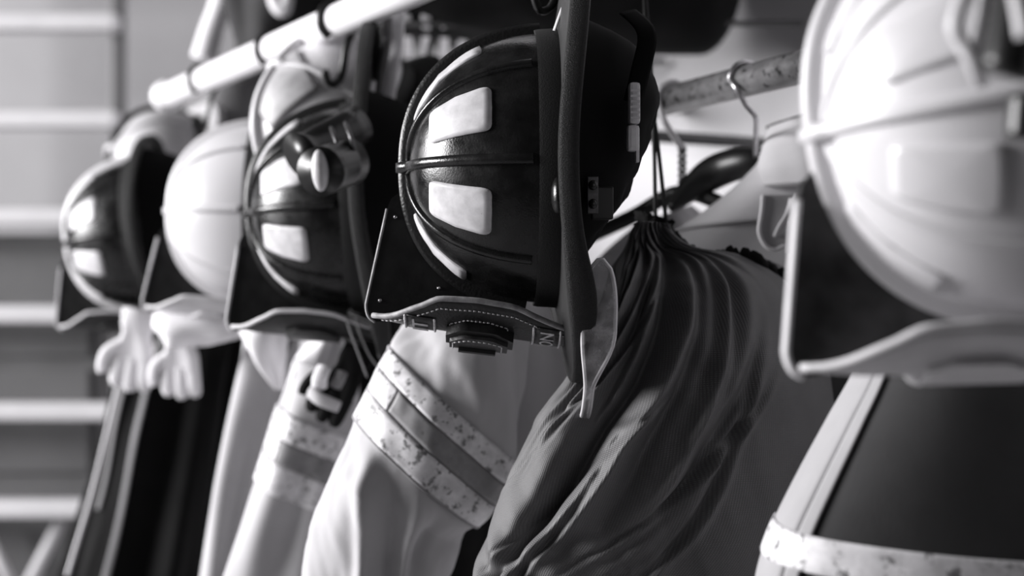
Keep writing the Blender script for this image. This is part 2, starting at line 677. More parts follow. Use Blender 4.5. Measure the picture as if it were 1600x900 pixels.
        ring = [(-0.0285, 0.056), (-0.0325, 0.072), (-0.0325, 0.094), (-0.026, 0.1085), (0.026, 0.1085), (0.0325, 0.094), (0.0325, 0.072), (0.0285, 0.056)]
        for k, (off, sc) in enumerate(((lift + 0.0045, 0.90), (0.0008, 1.22))):
            for i in range(8):
                a, b = ring[i], ring[(i + 1) % 8]
                ln = math.hypot(a[0] - b[0], a[1] - b[1]) * sc
                nn = max(1, int(ln / 0.0042))
                for q in range(nn):
                    pa = [a[j] + (b[j] - a[j]) * (q + 0.15) / nn for j in (0, 1)]
                    pb = [a[j] + (b[j] - a[j]) * (q + 0.75) / nn for j in (0, 1)]
                    dash(shield_pt(pa[0] * sc, 0.081 + (pa[1] - 0.081) * (sc if sc < 1 else 1.06), off), shield_pt(pb[0] * sc, 0.081 + (pb[1] - 0.081) * (sc if sc < 1 else 1.06), off))
        B(mb, 'stitching', 'stitch')
        # letter banners
        for nm, txt, uc, hw, hgt in (('top_banner', 'UNIT', 0.139, 0.036, 0.018), ('bottom_banner', 'STATION', 0.0165, 0.042, 0.0155)):
            mb = MB()
            h2 = hgt / 2 + 0.004
            K = 10
            poly = [(-hw + 2 * hw * i / K, uc - h2) for i in range(K + 1)] + [(hw - 2 * hw * i / K, uc + h2) for i in range(K + 1)]
            mb.grid(lambda u, v: shield_pt(-hw + 2 * hw * v, uc - h2 + 2 * h2 * u, 0.0014), 3, 12)
            o = solidify(B(mb, nm, 'leather_panel'), 0.0012, -1)
            tv, tf = text_mesh(txt, hgt * 0.86)
            wmax = max(abs(p[0]) for p in tv)
            kx = (hw - 0.003) / wmax
            # reading direction as seen from the front of the helmet: towards the wearer's left (-X)
            mb = MB(); mb.add([shield_pt(-p[0] * kx, uc - hgt * 0.43 + p[1], 0.0022) for p in tv], tf)
            t_ = solidify(mb.build('lettering', M['letter'], o, local=True, smooth=False), 0.0008, 0)
            for e in (-1, 1):
                mb = MB(); mb.tube([shield_pt(-hw + 2 * hw * i / 8, uc + e * (h2 + 0.0012), 0.0018) for i in range(9)], 0.0012, n=6, sub=1)
                B(mb, 'banner_cord', 'letter')
    # side clip and hardware
    if st['detail']:
        mb = MB(); mb.ball((-RX - 0.010, 0.034, 0.012), 0.012, 0.017, 0.006, 8, 14); B(mb, 'goggle_clip', 'black_shell')
        mb = MB(); mb.box((-0.105, 0.033, -0.021), 0.006, 0.034, 0.010); q = B(mb, 'hinge_bracket', 'dark_steel', smooth=False)
        for f in (0.024, 0.041):
            mb = MB(); mb.ball((-0.109, f, -0.021), 0.003, 0.005, 0.0042, 6, 10); mb.build('rivet', M['black_shell'], q, local=True)
        mb = MB(); mb.tube([(-0.103, 0.036, -0.036), (-0.104, 0.046, -0.037), (-0.103, 0.050, -0.033)], 0.0013, n=6, sub=3); B(mb, 'wire_clip', 'steel')
        mb = MB(); mb.box((-0.100, 0.040, -0.030), 0.012, 0.030, 0.020); B(mb, 'visor_hinge', 'black_plastic', smooth=False)
        # chin strap with quick release buckle
        mb = MB(); mb.tube([(-0.085, -0.055, -0.060), (-0.090, -0.080, -0.066), (-0.080, -0.12, -0.074), (-0.03, -0.15, -0.062)], lambda t: (0.009, 0.0012), n=8, sub=5, flat=(0, 0.2, 1)); B(mb, 'chin_strap', 'liner')
        mb = MB(); mb.box((-0.097, -0.052, -0.060), 0.016, 0.038, 0.010, bev=0.3)
        for k in range(6): mb.box((-0.106, -0.063 + 0.005 * k, -0.060), 0.002, 0.0022, 0.009)
        bk = B(mb, 'buckle', 'light_plastic', smooth=False)
        mb = MB(); mb.box((-0.097, -0.020, -0.059), 0.014, 0.024, 0.011, bev=0.3); mb.box((-0.097, -0.006, -0.063), 0.008, 0.016, 0.003); mb.build('buckle_tongue', M['light_plastic'], bk, local=True, smooth=False)
        # clear eye shield under the front brim
        mb = MB()

        def visf(u, v):
            s = -1 + 2 * u
            a = s * 1.35
            x = 0.118 * math.sin(a) / math.sin(1.35)
            f = 0.092 + (0.246 - 0.092) * (math.cos(a) - math.cos(1.35)) / (1 - math.cos(1.35))
            wing = min(1, max(0.0, (abs(s) - 0.42) / 0.30))
            wing = wing * wing * (3 - 2 * wing)
            end = math.sqrt(max(0.0, 1 - max(0, (abs(s) - 0.80) / 0.20) ** 2))
            hh = (0.0035 + 0.0115 * wing) * (0.15 + 0.85 * end)
            z = -0.021 - 0.006 * wing
            return Vector((x, f, z + hh * (v * 2 - 1)))
        mb.grid(visf, 64, 8)
        solidify(B(mb, 'eye_shield', 'visor'), 0.004, 0)
        mb = MB()
        mb.tube([visf(i / 60, 1) for i in range(61)] + [visf(1 - i / 60, 0) for i in range(61)], 0.0019, n=6, sub=1, closed=True)
        B(mb, 'eye_shield_rim', 'visor_rim')
    return r


HELM = []
HELM.append(helmet('black fire helmet with pale stickers, sharpest of the row, beside the dark drawstring bag', P(621, 263, 1.4), (-1, -0.035, 0.0), (0.0, 0.0, -1), dict(detail=True)))
HELM.append(helmet('large blurred white fire helmet with white shield, nearest at right', P(1256, 212, 0.90), (-1, -0.03, -0.14), (0.14, 0, -1),
                   dict(shell='white_shell', rib='white_rib', comb='white_rib', patch='white_shell', shield='leather_white', edge='leather_white', fin='leather_worn', rib_h=0.0022)))
HELM.append(helmet('black fire helmet with pale stickers and a clamped black torch', P(382, 335, 1.85), (-1, -0.02, -0.06), (0.06, 0, -1), dict(edge='leather_white')))
HELM.append(helmet('plain white fire helmet with a white shield, second from the left in the front row', P(258, 330, 2.15), (-1, -0.02, 0.02), (0.03, 0, -1),
                   dict(shell='white_shell', rib='white_rib', comb='white_rib', patch=None, shield='leather_white', edge='leather_white')))
HELM.append(helmet('blurred black fire helmet with pale stickers, leftmost of the row', P(100, 382, 2.54), (-1, 0.0, -0.13), (0.13, 0, -1), dict(edge='leather_white', comb='white_rib', brim_k=0.72, comb_w=0.011)))
HELM.append(helmet('white fire helmet peeking out above the leftmost black helmet', P(276, 276, 3.0) + Vector((-0.66, -0.55, 0.30)).normalized() * 0.162, (-0.66, -0.55, 0.30), (0.1, 0, -1),
                   dict(shell='white_shell', rib='white_rib', comb='comb_black', patch=None, brim_k=0.72, brim='white_rib', trim='white_rib', front=False), None))
HELM.append(helmet('tilted pale fire helmet with one square sticker, hung high under the white rail', P(552, 218, 2.04) + Vector((-0.62, -0.45, 0.60)).normalized() * 0.162, (-0.62, -0.45, 0.60), (-0.6, -0.5, -0.8),
                   dict(shell='white_shell', rib='white_rib', comb='white_rib', patch=None, ribs=False, brim_k=0.72, front=False), None))

# one square sticker on the tilted helmet
R6 = HELM[6].matrix_basis.to_3x3().inverted()
d6 = (R6 @ Vector((-0.073, -0.085, 0.052))).normalized()
e1 = (R6 @ Vector((0.87, 0, 0.5))); e1 = (e1 - d6 * e1.dot(d6)).normalized()
e2 = d6.cross(e1)


def on_dome(q, off):
    g = math.hypot(q.x / RX, q.y / RF) ** NE + (max(0, q.z) / HH) ** NE
    return q * (g ** (-1 / NE)) + d6 * off


mb = MB(); mb.grid(lambda a, b: on_dome(d6 * 0.12 + e1 * (0.076 * (a - 0.5)) + e2 * (0.080 * (b - 0.5)), 0.0035), 14, 14)
solidify(mb.build('square_sticker', M['sticker_grey'], HELM[6], local=True), 0.0025, 0)
HELM[6]['label'] = 'tilted white fire helmet with one square sticker, hung high under the white rail'


# ------------------------------------------------------------------ hanging rails
RA = P(262, 148, 2.62)
RDIR = (P(560, 22, 1.86) - RA).normalized()
RDIR = Vector((RDIR.x, RDIR.y, 0)).normalized()
RA.z = CAMZ + 0.354
RDIR.z = 0.0085


def rail_at(y):
    return RA + RDIR * ((y - RA.y) / RDIR.y)


r = root('hanging_rail', RA, 'white painted pipe rail running into the distance above the helmets', 'rail')
mb = MB(); mb.tube([RA, rail_at(1.6), rail_at(0.35)], 0.0225, n=24, sub=1); mb.build('pipe', M['white_paint'], r)
mb = MB(); mb.ball(RA - RDIR * 0.004, 0.030, 0.030, 0.030, 12, 20); mb.build('end_cap', M['white_paint'], r)
for yy in (2.35, 0.55):
    a = rail_at(yy)
    wd = (WP - a).dot(-NRM)
    mb = MB(); mb.tube([a, a - NRM * wd * 0.5, a - NRM * wd], 0.011, n=12, sub=1); mb.build('bracket', M['dark_steel'], r)

PA, PB = P(1250, 105, 1.55), P(1000, 172, 1.9)
PB.z = PA.z
PD = (PB - PA).normalized()


def coat_rail(k):
    return PA + PD * k


a0, a1 = coat_rail(-0.85), coat_rail(0.72)
r = root('coat_rail', a0, 'dark pipe with chipped paint carrying the wire hangers', 'rail')
mb = MB(); mb.tube([a0, (a0 + a1) / 2, a1], 0.0185, n=24, sub=1); mb.build('pipe', M['rail_paint'], r)
for kk in (-0.8, 0.66):
    a = coat_rail(kk)
    wd = (WP - a).dot(-NRM)
    mb = MB(); mb.tube([a, a - NRM * wd * 0.5, a - NRM * wd], 0.010, n=12, sub=1); mb.build('bracket', M['dark_steel'], r)


def rail_hook(y, label, rad=0.026, drop=0.05, m='black_plastic', rw=0.0042):
    c = rail_at(y)
    side = RDIR.cross(Vector((0, 0, 1))).normalized()
    pts = []
    for k in range(11):
        th = math.radians(-60 + 280 * k / 10)
        pts.append(c + side * (math.cos(th) * rad) + Vector((0, 0, math.sin(th) * rad)))
    e = pts[-1]
    pts += [c + Vector((0, 0, -rad - 0.01)) - side * 0.012, c + Vector((0, 0, -rad - drop)) - side * 0.004, c + Vector((0, 0, -rad - drop - 0.01)) + side * 0.012, c + Vector((0, 0, -rad - drop + 0.008)) + side * 0.02]
    mb = MB(); mb.tube(pts, rw, n=8, sub=4)
    o = mb.build('rail_hook', M[m], rootloc=c)
    return tag(o, label, 'hook', 'hooks over the white rail')


for px, d, lb in ((318, 2.41, 'dark hook over the white rail, farthest from the lens'), (426, 2.16, 'middle dark hook looped over the white rail'),
                  (528, 1.93, 'black hook loop on the white rail, nearest the torch helmet')):
    # depth where the rail passes this direction
    k = (px - 800) / FPX
    y = (RA.x - RA.y * RDIR.x / RDIR.y) / (k - RDIR.x / RDIR.y)
    rail_hook(y, lb, rw=0.0055 if px == 528 else 0.004)
rail_hook(1.44, 'hook on the white rail above the sharp black helmet')
rail_hook(0.92, 'hook on the white rail above the nearest white helmet')


# ------------------------------------------------------------------ soft goods
class Loft:
    """closed cloth tube through sections (L, R, half depth); v=.75 faces the camera, v=.5 left, v=0 right"""

    def __init__(s, secs, fold=None, pw=2.2):
        s.secs = secs
        s.fold = fold
        s.pw = pw

    def sec(s, t):
        n = len(s.secs) - 1
        x = min(n - 1e-6, max(0, t * n))
        i = int(x)
        f = x - i
        g = lambda k: s.secs[min(n, max(0, k))]
        return [cat1(g(i - 1)[j], g(i)[j], g(i + 1)[j], g(i + 2)[j], f) for j in range(3)]

    def base(s, t, v):
        L, R, b = s.sec(t)
        c = (L + R) / 2
        A = (R - L) / 2
        al = A.length
        an = A / al
        Bv = Vector((0, 1, 0))
        Bv = (Bv - an * Bv.dot(an)).normalized()
        th = 2 * PI * v
        e = 2 / s.pw
        cx = math.copysign(abs(math.cos(th)) ** e, math.cos(th))
        sy = math.copysign(abs(math.sin(th)) ** e, math.sin(th))
        n = (an * (math.cos(th) / al) + Bv * (math.sin(th) / max(b, 1e-3)))
        return c + A * cx + Bv * (b * sy), n.normalized()

    def at(s, t, v, off=0.0):
        p, n = s.base(t, v)
        d = off + (s.fold(t, v, p) if s.fold else 0)
        return p + n * d

    def build(s, name, m, parent=None, nt=40, na=64, cap=True, rootloc=None):
        V = []
        UV = []
        for i in range(nt + 1):
            for j in range(na):
                V.append(s.at(i / nt, j / na))
                UV.append((j / na * 4 if j < na / 2 else (4 - j / na * 4), i / nt * 4))
        Fc = [(i * na + j, i * na + (j + 1) % na, (i + 1) * na + (j + 1) % na, (i + 1) * na + j) for i in range(nt) for j in range(na)]
        if cap:
            Fc += [tuple(range(na)), tuple(nt * na + j for j in range(na))]
        return obj(name, V, Fc, M[m], parent, uv=UV, rootloc=rootloc)

    def strip(s, name, m, parent, ta, tb, va, vb, off=0.002, nt=6, na=40):
        """a piece sewn on the cloth; ta, tb may be functions of v in 0..1"""
        fa = ta if callable(ta) else (lambda q: ta)
        fb = tb if callable(tb) else (lambda q: tb)
        mb = MB()

        def fn(u, q):
            t = fa(q) + (fb(q) - fa(q)) * u
            return s.at(t, va + (vb - va) * q, off)
        mb.grid(fn, nt, na)
        o = mb.build(name, M[m], parent)
        return solidify(o, 0.0018, 0)


def S(lx, ly, rx, ry, d, b, d2=None):
    return (P(lx, ly, d), P(rx, ry, d if d2 is None else d2), b)


def folds(amp, freq, drift=0.6, seed=0.0, env=None, nz=0.006, nsc=9):
    def f(t, v, p):
        e = env(t) if env else 1.0
        a = math.sin(2 * PI * (freq * v + drift * t) + seed) + 0.5 * math.sin(2 * PI * (freq * 1.7 * v - drift * 0.8 * t) + seed * 2.3)
        n = noise.noise(Vector((p.x * nsc, p.y * nsc, p.z * nsc * 0.45 + seed)))
        return amp * e * a * 0.6 + nz * n
    # v wraps, so frequencies must be whole numbers
    def g(t, v, p):
        e = env(t) if env else 1.0
        f1, f2 = int(freq), int(freq * 1.7)
        a = math.sin(2 * PI * (f1 * v + drift * t) + seed) + 0.5 * math.sin(2 * PI * (f2 * v - drift * 0.8 * t) + seed * 2.3)
        n = noise.noise(Vector((p.x * nsc, p.y * nsc, p.z * nsc * 0.45 + seed)))
        return amp * e * a * 0.6 + nz * n
    return g


# --- dark drawstring bag
rnd = random.Random(23)
FINE = []
for k in range(15):
    t0 = rnd.uniform(0.12, 0.55)
    FINE.append((rnd.uniform(0.54, 0.73), rnd.uniform(-0.10, -0.03), rnd.uniform(0.004, 0.008), -rnd.uniform(0.003, 0.0075), t0, t0 + rnd.uniform(0.15, 0.35)))
def bag_fold(t, v, p):
    th = 2 * PI * v
    d = 0.0
    e1 = math.exp(-((t - 0.10) / 0.16) ** 2)
    a = 26 * v + 0.6 * math.sin(th) - 0.9 * t
    d += 0.0045 * e1 * (1 if v < 0.74 else max(0.3, 1 - (v - 0.74) / 0.07)) * (abs(math.sin(PI * a)) * 2 - 1.2)
    e2 = math.exp(-((t - 0.42) / 0.22) ** 2)
    # a few long pleats running down to the left
    for (v0, dv, wd, am, t0, t1) in ((0.665, -0.10, 0.016, -0.020, 0.22, 0.66), (0.700, -0.07, 0.012, -0.014, 0.18, 0.62), (0.735, -0.075, 0.011, -0.012, 0.12, 0.55),
                                     (0.630, -0.08, 0.013, -0.014, 0.30, 0.72), (0.765, -0.07, 0.011, -0.009, 0.10, 0.45), (0.80, -0.05, 0.011, -0.006, 0.06, 0.28),
                                     (0.585, -0.05, 0.014, -0.012, 0.35, 0.80), (0.845, -0.03, 0.012, -0.004, 0.05, 0.20), (0.715, -0.06, 0.010, 0.008, 0.3, 0.7), *FINE):
        if t0 - 0.12 < t < t1 + 0.12:
            k = min(1, max(0, (t - t0 + 0.12) / 0.14)) * min(1, max(0, (t1 + 0.12 - t) / 0.24))
            k = k * k * (3 - 2 * k) * 1.45
            vv = v0 + dv * (t - t0) / (t1 - t0)
            q = (v - vv) / wd
            d += am * k * math.exp(-q * q) - am * 0.45 * k * math.exp(-((q - 1.6) / 1.1) ** 2)
    d += 0.011 * min(1, t * 3) * noise.noise(Vector((p.x * 7, p.y * 7, p.z * 3.5)))
    sd = 1.0 if v < 0.70 else max(0.22, 1 - (v - 0.70) / 0.08)
    d += sd * 0.0045 * noise.noise(Vector((p.x * 26 + p.z * 8, p.y * 26, p.z * 9)))
    d += sd * 0.0009 * noise.noise(Vector((p.x * 60 + p.z * 25, p.y * 60, p.z * 22)))
    # bunched cloth low on the left
    e3 = math.exp(-((t - 0.80) / 0.10) ** 2) * math.exp(-((v - 0.55) / 0.07) ** 2)
    d += 0.008 * e3 * math.sin(2 * PI * (t * 14 - v * 12))
    if t < 0.04: d += 0.003 * noise.noise(Vector((v * 90, t * 40, 0)))
    return d


BL = Loft([S(1003, 346, 1046, 350, 1.532, 0.016), S(992, 362, 1052, 368, 1.530, 0.020, 1.54), S(982, 384, 1085, 388, 1.52, 0.028, 1.55), S(968, 412, 1172, 402, 1.50, 0.045, 1.595),
           S(950, 455, 1240, 440, 1.46, 0.065, 1.61), S(926, 520, 1262, 510, 1.435, 0.085, 1.61), S(890, 600, 1279, 595, 1.415, 0.100, 1.595), S(850, 665, 1287, 670, 1.40, 0.110, 1.60), S(818, 740, 1290, 750, 1.39, 0.115, 1.60), S(785, 810, 1284, 830, 1.39, 0.115, 1.60), S(752, 880, 1272, 905, 1.39, 0.11, 1.55),
           S(748, 950, 1256, 980, 1.40, 0.10, 1.58), S(790, 1020, 1220, 1040, 1.43, 0.08, 1.54), S(860, 1070, 1160, 1080, 1.47, 0.03)], bag_fold, pw=2.0)
rb = root('drawstring_bag', P(1040, 1080, 1.58), 'dark canvas drawstring bag hanging by black cords right of the sharp helmet', 'bag')
BL.build('sack', 'canvas', rb, nt=220, na=520)
# frayed hem gathered at the neck
mb = MB()


def hem(u, v):
    th = 2 * PI * v
    c = P(1022, 352, 1.60)
    rad = 0.016 + 0.006 * u + 0.004 * noise.noise(Vector((v * 40, u * 3, 2)))
    return c + Vector((rad * math.cos(th), rad * math.sin(th), -0.004 + 0.014 * u + 0.004 * noise.noise(Vector((v * 60, u * 4, 5))) - 0.006 * math.cos(th)))


mb.grid(hem, 4, 120, closed=True); solidify(mb.build('frayed_hem', M['black_cloth'], rb), 0.0015, 0)
# ragged hem running along the right shoulder of the bag
mb = MB()
hp = smooth_path([P(1046, 356, 1.57), P(1075, 386, 1.56), P(1112, 400, 1.55), P(1150, 396, 1.54), P(1192, 409, 1.53), P(1238, 440, 1.53)], 30)
mb.grid(lambda u, v: hp[int(round(u * (len(hp) - 1)))] + Vector((0, -0.004 + 0.02 * v, 0.004 + 0.006 * noise.noise(Vector((u * 34, v * 2, 1))) - 0.008 * (v - 0.3) ** 2)) + Vector((0, 0, -0.02)) * (1 - min(1, v * 5)), len(hp) - 1, 8)
solidify(mb.build('frayed_seam', M['black_cloth'], rb), 0.002, 0)
for k, (x0, x1) in enumerate(((1025, 1019), (1040, 1014))):
    mb = MB(); mb.tube([P(x0, 360, 1.585), P(x0 - 1, 330, 1.58), P((x0 + x1) / 2, 220, 1.58), P(x1 - 2, 105, 1.58), P(1006, -40, 1.60), P(1000, -210, 1.63)], 0.0023, n=8, sub=5)
    mb.build('cord', M['cord'], rb)
mb = MB(); mb.tube([P(1004, 352, 1.582), P(1018, 358, 1.578), P(1036, 359, 1.578), P(1048, 356, 1.582)], 0.003, n=8, sub=4); mb.build('neck_cord', M['cord'], rb)

# --- shelf rail out of frame that carries the cords, and the wire shelf
sr = root('shelf_rail', P(1000, -215, 1.63), 'rail under the upper shelf from which the bag cords hang', 'rail')
ce = P(1000, -214, 1.63)
mb = MB(); mb.tube([ce - NRM * 0.05, ce + NRM * (-0.3), ce - NRM * ((WP - ce).dot(-NRM))], 0.012, n=12, sub=1); mb.build('arm', M['dark_steel'], sr)

# --- pale main sleeve with reflective band
def sleeve_fold(t, v, p):
    d = 0.010 * noise.noise(Vector((p.x * 11, p.y * 11, p.z * 6))) + 0.0015 * noise.noise(Vector((p.x * 75, p.y * 75, p.z * 40))) + 0.005 * noise.noise(Vector((p.x * 30, p.y * 30, p.z * 14)))
    e = min(1, max(0, (t - 0.46) / 0.14))
    # slack folds hanging below the band
    d += 0.012 * e * math.sin(2 * PI * (2 * v + 1.3 * t) + 1.0)
    d += 0.013 * e * (math.exp(-((v - 0.66 - 0.22 * (t - 0.5)) / 0.022) ** 2) - math.exp(-((v - 0.715 - 0.30 * (t - 0.5)) / 0.024) ** 2))
    d += 0.010 * e * (math.exp(-((v - 0.80 - 0.12 * (t - 0.6)) / 0.02) ** 2) - 0.8 * math.exp(-((v - 0.85 - 0.10 * (t - 0.6)) / 0.02) ** 2))
    e2 = min(1, max(0, (0.24 - t) / 0.12))
    d += 0.012 * e2 * math.sin(2 * PI * (3 * v - 1.1 * t) + 0.4)
    return d


SL = Loft([S(668, 470, 822, 500, 1.66, 0.05), S(640, 515, 818, 610, 1.63, 0.062), S(617, 548, 803, 712, 1.62, 0.068), S(592, 595, 776, 765, 1.61, 0.070), S(564, 650, 742, 812, 1.61, 0.072), S(540, 705, 722, 838, 1.61, 0.072),
           S(522, 765, 702, 862, 1.61, 0.072), S(505, 830, 682, 900, 1.62, 0.070), S(488, 905, 662, 960, 1.63, 0.066), S(476, 990, 640, 1040, 1.64, 0.05)],
          sleeve_fold, pw=2.1)
TO = Loft([S(700, 440, 880, 440, 1.74, 0.05), S(690, 520, 905, 520, 1.74, 0.06), S(705, 620, 915, 620, 1.74, 0.065), S(745, 720, 930, 720, 1.74, 0.065), S(800, 800, 940, 800, 1.74, 0.055), S(840, 880, 940, 900, 1.74, 0.03)],
          folds(0.014, 4, 0.5, 2.0, nz=0.012), pw=2.2)
rc = root('turnout_coat', P(700, 1000, 1.6), 'pale coat with a wide reflective sleeve band below the sharp helmet', 'coat', 'coats hanging on the rack')
SL.build('sleeve', 'tan', rc, nt=90, na=128)
TO.build('body', 'tan', rc, nt=50, na=90)
# band: light, grey, light stripes
for nm, m, a, b in (('light_stripe', 'tape_light', 0.222, 0.292), ('grey_stripe', 'tape_grey', 0.296, 0.362), ('light_stripe', 'tape_light', 0.366, 0.452)):
    SL.strip(nm, m, rc, a, b, 0.64 if m == 'tape_grey' else 0.46, 1.04, 0.0022, nt=6, na=60)
SL.strip('light_stripe', 'tape_light', rc, 0.294, 0.364, 0.46, 0.636, 0.0022, nt=6, na=30)
SL.strip('seam', 'tan_grey', rc, 0.452, 0.458, 0.46, 1.04, 0.0028, nt=2, na=60)

# --- second sleeve, farther, with band
S3 = Loft([S(462, 560, 560, 590, 1.98, 0.04), S(448, 605, 556, 650, 1.98, 0.05), S(430, 655, 545, 705, 1.97, 0.055), S(405, 735, 528, 790, 1.97, 0.055), S(378, 815, 512, 860, 1.98, 0.055), S(350, 900, 497, 930, 1.99, 0.05), S(325, 990, 480, 1000, 2.0, 0.04)],
          folds(0.010, 4, 0.7, 1.3, env=lambda t: 0.3 + t, nz=0.010), pw=2.1)
r3 = root('turnout_coat', P(400, 1000, 2.0), 'pale coat sleeve with a grey-striped band, between the black coat and main sleeve', 'coat', 'coats hanging on the rack')
S3.build('sleeve', 'pale', r3, nt=60, na=90)
for nm, m, a, b in (('light_stripe', 'tape_light', 0.27, 0.37), ('grey_stripe', 'tape_grey', 0.37, 0.44), ('light_stripe', 'tape_light', 0.44, 0.53)):
    S3.strip(nm, m, r3, a, b, 0.46 if m == 'tape_light' else 0.66, 1.04, 0.0022)

S3.strip('light_stripe', 'tape_light', r3, 0.372, 0.438, 0.46, 0.655, 0.0022)

S2 = Loft([S(385, 520, 462, 530, 2.22, 0.03), S(372, 570, 452, 600, 2.2, 0.05), S(354, 650, 432, 680, 2.2, 0.055), S(342, 740, 408, 750, 2.2, 0.055), S(332, 830, 384, 840, 2.2, 0.05), S(322, 920, 362, 930, 2.2, 0.05), S(315, 1000, 345, 1000, 2.2, 0.04)],
          folds(0.009, 3, 0.6, 0.2, nz=0.010), pw=2.2)
r2 = root('turnout_coat', P(350, 1000, 2.2), 'plain pale coat sleeve hanging just right of the black coat', 'coat', 'coats hanging on the rack')
S2.build('sleeve', 'pale', r2, nt=40, na=72)

SB = Loft([S(215, 500, 385, 500, 2.74, 0.05), S(195, 560, 378, 560, 2.74, 0.08), S(172, 650, 366, 650, 2.74, 0.09), S(150, 740, 352, 740, 2.74, 0.09), S(128, 820, 338, 830, 2.74, 0.09), S(105, 910, 325, 920, 2.74, 0.09), S(90, 1000, 315, 1000, 2.74, 0.08)],
          folds(0.020, 7, 0.25, 0.9, nz=0.012), pw=2.3)
rk = root('black_coat', P(200, 1000, 2.74), 'long black coat with faint stripes hanging at the left end', 'coat', 'coats hanging on the rack')
SB.build('body', 'black_cloth', rk, nt=50, na=140)
SB.strip('grey_stripe', 'grey_cloth', rk, 0.08, 0.99, 0.706, 0.722, 0.004, nt=40, na=4)
SB.strip('grey_stripe', 'grey_cloth', rk, 0.05, 0.60, 0.615, 0.635, 0.004, nt=30, na=4)
mb = MB(); mb.tube([P(185, 600, 2.66), P(166, 680, 2.65), P(144, 770, 2.65), P(120, 850, 2.65), P(105, 900, 2.65)], 0.004, n=8, sub=6); mb.build('piping', M['white_cloth'], rk)

# --- black coat in the gap behind the sharp helmet
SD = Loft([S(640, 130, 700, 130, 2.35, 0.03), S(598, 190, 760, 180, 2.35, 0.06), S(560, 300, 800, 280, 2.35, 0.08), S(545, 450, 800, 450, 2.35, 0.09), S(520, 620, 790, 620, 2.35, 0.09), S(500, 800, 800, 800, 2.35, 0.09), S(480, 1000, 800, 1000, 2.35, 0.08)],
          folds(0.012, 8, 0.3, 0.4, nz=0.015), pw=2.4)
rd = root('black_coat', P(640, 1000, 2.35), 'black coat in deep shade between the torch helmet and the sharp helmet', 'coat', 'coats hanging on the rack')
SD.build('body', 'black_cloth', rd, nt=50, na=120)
mb = MB(); mb.tube([P(668, 135, 2.35), P(668, 90, 2.35), P(680, 40, 2.35)], 0.004, n=8, sub=3); mb.build('hanging_loop', M['black_cloth'], rd)

# --- near coat at the right
S5 = Loft([S(1500, 345, 1690, 340, 1.14, 0.03), S(1395, 440, 1750, 430, 1.13, 0.055), S(1352, 570, 1770, 560, 1.12, 0.075), S(1312, 655, 1775, 650, 1.12, 0.085), S(1270, 740, 1780, 745, 1.12, 0.09), S(1236, 812, 1780, 830, 1.12, 0.09), S(1218, 860, 1780, 900, 1.12, 0.09), S(1205, 910, 1780, 960, 1.12, 0.09), S(1195, 980, 1780, 1010, 1.12, 0.08)],
          folds(0.007, 3, 0.4, 2.4, nz=0.010, nsc=7), pw=2.5)
r5 = root('turnout_coat', P(1450, 1000, 1.12), 'dark coat with its lit left edge painted paler, under the nearest white helmet', 'coat', 'coats hanging on the rack')
S5.build('body', 'dark_cloth', r5, nt=70, na=140)
S5.strip('lit_edge', 'tan_grey', r5, 0.235, 0.985, 0.46, 0.556, 0.002, nt=60, na=12)  # light on the left edge put into paler cloth strips
S5.strip('lit_edge', 'tan_grey', r5, 0.235, 0.985, 0.559, 0.578, 0.003, nt=50, na=6)
mb = MB(); mb.tube([P(1560, 345, 1.14), P(1585, 270, 1.15), P(1625, 270, 1.15), P(1640, 345, 1.14)], 0.004, n=8, sub=5); mb.build('hanging_loop', M['black_cloth'], r5)
S5.strip('reflective_band', 'tape_light', r5, lambda q: 0.62 + 0.079 * q, lambda q: 0.755 + 0.083 * q, 0.47, 0.98, 0.004, nt=8, na=60)

# --- dark garment behind the bag's right edge with a small tag
S6 = Loft([S(1262, 470, 1420, 470, 1.66, 0.02), S(1270, 540, 1430, 540, 1.66, 0.03), S(1274, 640, 1430, 640, 1.66, 0.03), S(1276, 780, 1430, 780, 1.66, 0.03), S(1276, 960, 1430, 960, 1.66, 0.03)],
          folds(0.004, 4, 0.4, 0.2, nz=0.006), pw=2.4)
r6 = root('dark_trousers', P(1340, 960, 1.66), 'dark trousers with a small pale tag behind the drawstring bag', 'trousers')
S6.build('cloth', 'dark_cloth', r6, nt=40, na=64)
mb = MB(); mb.box(P(1285, 588, 1.622), 0.012, 0.003, 0.018); mb.build('tag', M['light_plastic'], r6, smooth=False)
mb = MB(); mb.box(P(1285, 588, 1.620), 0.007, 0.003, 0.011); mb.build('tag_face', M['tape_grey'], r6, smooth=False)

# --- coats on the wire hangers
SR = Loft([S(1200, 222, 1340, 200, 1.76, 0.04), S(1178, 264, 1400, 240, 1.76, 0.05), S(1112, 322, 1470, 300, 1.76, 0.055), S(1040, 376, 1500, 370, 1.765, 0.058), S(975, 432, 1500, 450, 1.77, 0.06), S(950, 520, 1480, 560, 1.78, 0.06), S(940, 650, 1460, 700, 1.78, 0.06)],
          folds(0.006, 5, 0.4, 0.8, env=lambda t: 0.2 + t, nz=0.008), pw=2.3)
rr = root('turnout_coat', P(1200, 700, 1.75), 'pale collared coat on the black plastic hanger behind the bag', 'coat', 'coats hanging on the rack')
SR.build('body', 'tan_grey', rr, nt=70, na=120)
SR.strip('lit_yoke', 'tan', rr, 0.02, lambda q: 0.46 - 0.06 * q, 0.46, 0.76, 0.003, nt=24, na=30)  # paler than the body: lit shoulder and shaded front put into cloth colours
SR.strip('hem_seam', 'tan_grey', rr, lambda q: 0.452 - 0.06 * q, lambda q: 0.466 - 0.06 * q, 0.46, 0.76, 0.005, nt=2, na=30)
